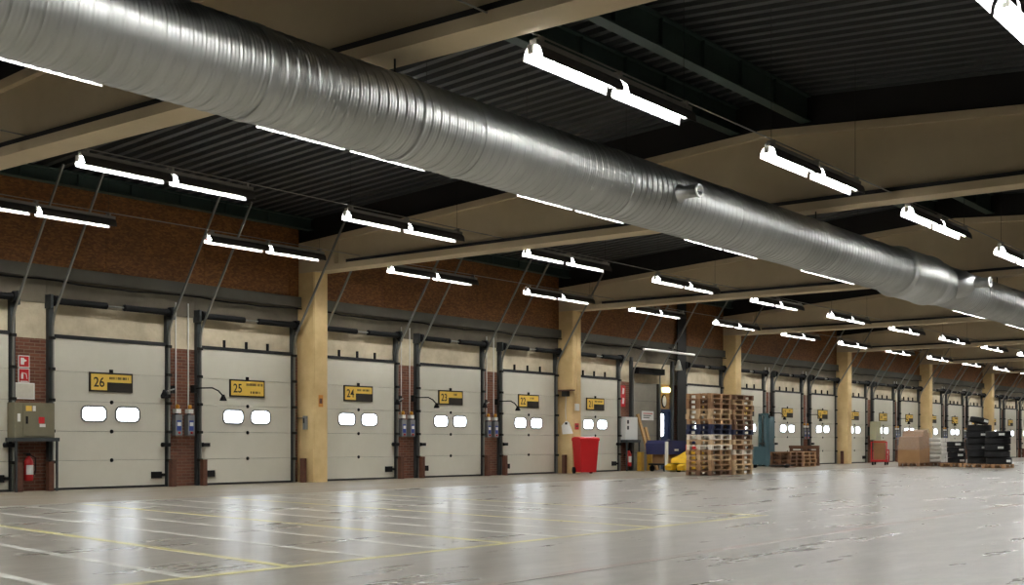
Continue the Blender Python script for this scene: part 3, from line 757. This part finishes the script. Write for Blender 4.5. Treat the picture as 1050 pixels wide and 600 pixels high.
bx('deck', (-.5, .5, -.3, .3, .14, .22), M['redp'], t); bx('side_rail', (-.45, .45, -.32, -.28, .4, .47), M['redp'], t)
t = thing('carton', 'brown cardboard carton standing on the red trolley', 'box', (49.15, -2.7, .221), math.radians(15))
bx('box_body', (-.35, .38, -.22, .22, 0, .8), M['card'], t); bx('tape', (-.04, .04, -.222, .222, .0, .804), M['paper'], t)
t = thing('beige_cabinet', 'pale green control cabinet on pier left of door 14', 'cabinet', (54.72, 0, 1.05))
bx('body', (-.3, .28, -.5, -.2, 0, .85), mat('pale_green', rgb(178, 174, 140), .6), t); bx('back_bracket', (-.3, .3, -.2, -.001, .2, .6), M['darkmetal'], t)

def tyre_mesh(R, r, w2):
    h = w2/2
    prof = [(r, -h*.55), (r+.02, -h*.75), (R*.82, -h), (R*.95, -h*.92), (R, -h*.7)]
    for k in range(3): prof += [(R, -h*.55+k*h*.45), (R-.012, -h*.5+k*h*.45), (R-.012, -h*.3+k*h*.45)]
    prof += [(R, h*.7), (R*.95, h*.92), (R*.82, h), (r+.02, h*.75), (r, h*.55)]
    return MB().lathe(prof, 'z', 28, M['rubber'], closed=True).mesh('tyre')
tm = {.34: tyre_mesh(.34, .19, .2), .45: tyre_mesh(.45, .26, .24)}
def tyre(x, y, z, R, label, group, lab=True, rot=None):
    t = thing('tyre', label, 'tyre', (x, y, z), group=group)
    obj('casing', tm[R], t)
    if lab:
        a = math.radians(random.choice((-140, -128, -118, -150)))
        T = Matrix.Rotation(a+PI/2, 4, 'Z') @ Matrix.Translation((0, -R-.004, 0))
        MB().box(-.1, .1, -.006, .003, -.04, .04, M['white'], T=T).build('sticker', None, t)
    if rot: t.rotation_euler = rot
    return t
for (x, y, n, R, h, nm) in ((47.3, -6.4, 4, .34, .2, 'short'), (46.7, -7.45, 6, .45, .235, 'tall middle'), (45.75, -8.4, 5, .45, .235, 'right-hand')):
    flat_pallet(x, y, 'the %s tyre stack' % nm, woods[0] if nm != 'short' else mat('red_pallet', rgb(150, 60, 44), .8) if False else woods[0], math.radians(0))
    for k in range(n):
        tyre(x+random.uniform(-.03, .03), y+random.uniform(-.03, .03), .146+h/2+k*(h+.006), R, 'black tyre, %s from the bottom of the %s stack' % (ORD[k], nm), nm+' tyre stack', k % 2 == 0 or nm == 'short')
tyre(46.7, -7.45, .146+6*.241+.16, .34, 'black tyre resting tilted on top of the tall middle stack', None, True, (math.radians(9), math.radians(8), 0))
t = thing('red_container', 'red plastic container against dock wall at right edge', 'container', (81.6, -1.2, 0))
frustum(MB(), (-.55, .55, -.4, .4), (-.7, .7, -.5, .5), .12, 1.1, M['red']).build('body', None, t); bx('lid', (-.74, .74, -.54, .54, 1.1, 1.2), M['red'], t)
for s in (-.4, .4): bx('foot', (s-.06, s+.06, -.35, .35, 0, .12), M['black'], t)

# ---------------------------------------------------------------- spiral duct
DY, DZ, DR, SL = -12.84, 4.29, .43, 3.0
def duct_section():
    prof = []; p = SL/23; x = 0
    for i in range(23):
        b = x+i*p
        prof += [(DR-.004, b), (DR+.007, b+.004), (DR+.007, b+.014), (DR-.004, b+.018), (DR, b+p*.34), (DR+.0035, b+p*.42), (DR, b+p*.5), (DR, b+p*.66), (DR+.0035, b+p*.74), (DR, b+p*.82)]
    prof.append((DR-.004, SL))
    return MB().lathe(prof, 'x', 48, M['duct']).mesh('duct_section')
dsm = duct_section()
bandm = MB().lathe([(DR, -.05), (DR+.012, -.05), (DR+.014, -.04), (DR+.014, .04), (DR+.012, .05), (DR, .05)], 'x', 48, M['duct']).mesh('coupling_band')
t = thing('air_duct', 'large galvanised spiral air duct running the length of the hall', 'duct', (0, DY, DZ))
x = X0+.2; k = 0
while x+SL < X1:
    obj('duct_section', dsm, t, (x, 0, 0))
    if k: obj('coupling_band', bandm, t, (x, 0, 0))
    x += SL; k += 1
for s in (-.2, 0):
    pass
def nozzle(x, L, r):
    T = Matrix.Translation((x, 0, 0))
    n = MB().lathe([(r*1.5, -DR+.04), (r*1.45, -DR-.02), (r, -DR-.06), (r, -DR-L), (r*1.12, -DR-L), (r*1.12, -DR-L-.03), (r*.85, -DR-L-.03), (r*.8, -DR-L+.06), (0, -DR-L+.06)], 'y', 20, M['duct'], T=T).build('nozzle', None, t)
    MB().box(x-r*.8, x+r*.8, -DR-L-.02, -DR-L, -.012, .012, M['darkmetal']).build('damper_vane', None, n)
nozzle(14.3, .27, .085)
MB().lathe([(DR, 23.4), (DR+.06, 23.42), (DR+.075, 23.46), (DR+.06, 23.5), (DR+.065, 25.0), (DR+.085, 25.05), (DR+.085, 25.12), (DR+.06, 25.15), (DR+.02, 25.75), (DR+.03, 25.78), (DR, 25.82)], 'x', 48, M['duct']).build('sleeve', None, t)
nozzle(26.2, .55, .1)
MB().lathe([(.3, -DR+.12), (.27, -DR-.08), (.13, -DR-.26), (.1, -DR-.26)], 'y', 24, M['duct'], T=Matrix.Translation((26.2, 0, 0))).build('branch_cone', None, t)
for cx in cols:
    if X0 < cx < X1:
        xx = cx+CW/2
        MB().lathe([(DR+.009, -.02), (DR+.016, -.02), (DR+.016, .02), (DR+.009, .02)], 'x', 48, M['duct'], closed=True, T=Matrix.Translation((xx, 0, 0))).tube([(xx, 0, DR+.01), (xx, 0, 4.9-DZ)], .012, M['darkmetal'], 6).build('hanger', None, t)

# ---------------------------------------------------------------- lamps
RL, HW, HT = 1.5, .118, .145
def reflector_mesh():
    pts = [(-HW, 0), (-HW*.95, .06), (-HW*.78, .115), (-.05, HT), (.05, HT), (HW*.78, .115), (HW*.95, .06), (HW, 0)]
    mb = MB(); n = len(pts); th = .006
    inn = [(p[0]*(1-.03), p[1]-(.006 if p[1] > .1 else 0)) for p in pts]
    for P, m in ((pts, M['reflout']), (inn, M['refl'])):
        vs = [(x, p[0], p[1]) for x in (0, RL) for p in P]
        mb.add(vs, [(i, i+1, n+i+1, n+i) for i in range(n-1)], m, True)
    return mb
def no_recalc(mb, name):
    me = bpy.data.meshes.new(name); me.from_pydata(mb.v, [], mb.f)
    for m in mb.mats: me.materials.append(m)
    me.polygons.foreach_set('material_index', mb.mi); me.polygons.foreach_set('use_smooth', mb.sm); me.update(); return me
reflm = no_recalc(reflector_mesh(), 'reflector')
tubem = MB().tube([(-.03, 0, .072), (RL-.07, 0, .072)], .019, M['tube'], 8).mesh('fluorescent_tube')
holdm = MB().box(-.015, .015, -.03, .03, .05, HT-.008, M['white']).mesh('lamp_holder')
railm = MB().box(0, 3.12, -.045, .045, HT+.001, HT+.055, M['rail']).mesh('mounting_rail')
clampm = MB().box(-.02, .02, -.055, .055, HT-.0, HT+.1, M['rail']).mesh('hanger_clamp')
rows = [('A', -1.95, 4.90, 10.07, 'nearest the dock wall'), ('B', -6.1, 4.86, 9.83, 'second from the dock wall'), ('C', -10.0, 4.80, 9.84, 'just wall-side of the duct'),
        ('D', -14.25, 4.75, 9.68, 'camera-side of the duct'), ('E', -18.4, 4.70, 9.5, 'nearest the camera')]
proto = None
def lamp(loc, label, group):
    t = thing('fluorescent_lamp', label, 'lamp', loc, group=group)
    for k in (0, 1):
        r = obj('reflector', reflm, t, (k*(RL+.1), 0, 0)); obj('fluorescent_tube', tubem, t, (k*(RL+.1), 0, 0))
        for hx in (-.035, RL-.055): obj('lamp_holder', holdm, r, (hx, 0, 0))
    obj('mounting_rail', railm, t)
    for cxx in (.1, 1.55, 3.0): obj('hanger_clamp', clampm, t, (cxx, 0, 0))
    for cxx in (.1, 3.0):
        MB().tube([(cxx, 0, HT+.1), (cxx, 0, roof_z(loc[1])-loc[2])], .004, M['darkmetal'], 4, False).build('suspension_wire', None, t)
first = {'A': 0, 'B': 0, 'C': -1, 'D': 0, 'E': 0}
for nm, y, z, x0, where in rows:
    for k in range(-2, 16):
        x = x0+5.25*k
        if x < X0+.5 or x+3.2 > X1 or (nm == 'E' and k > 8): continue
        i = k-first[nm]
        if i < 0: lb = 'trough lamp %s before the frame in the row %s' % (ORD[-i-1], where)
        else: lb = 'twin fluorescent trough lamp, %s from the left in the row %s' % (ORD[i], where)
        lamp((x, y, z), lb, 'lamps in the row '+where)
    o = MB().tube([(X0+.1, y, z+HT+.115), (X1-.1, y, z+HT+.115)], .009, M['rail'], 6).build('support_wire')
    tag(o, 'thin support wire carrying the lamp row '+where, 'wire', 'lamp row wires')
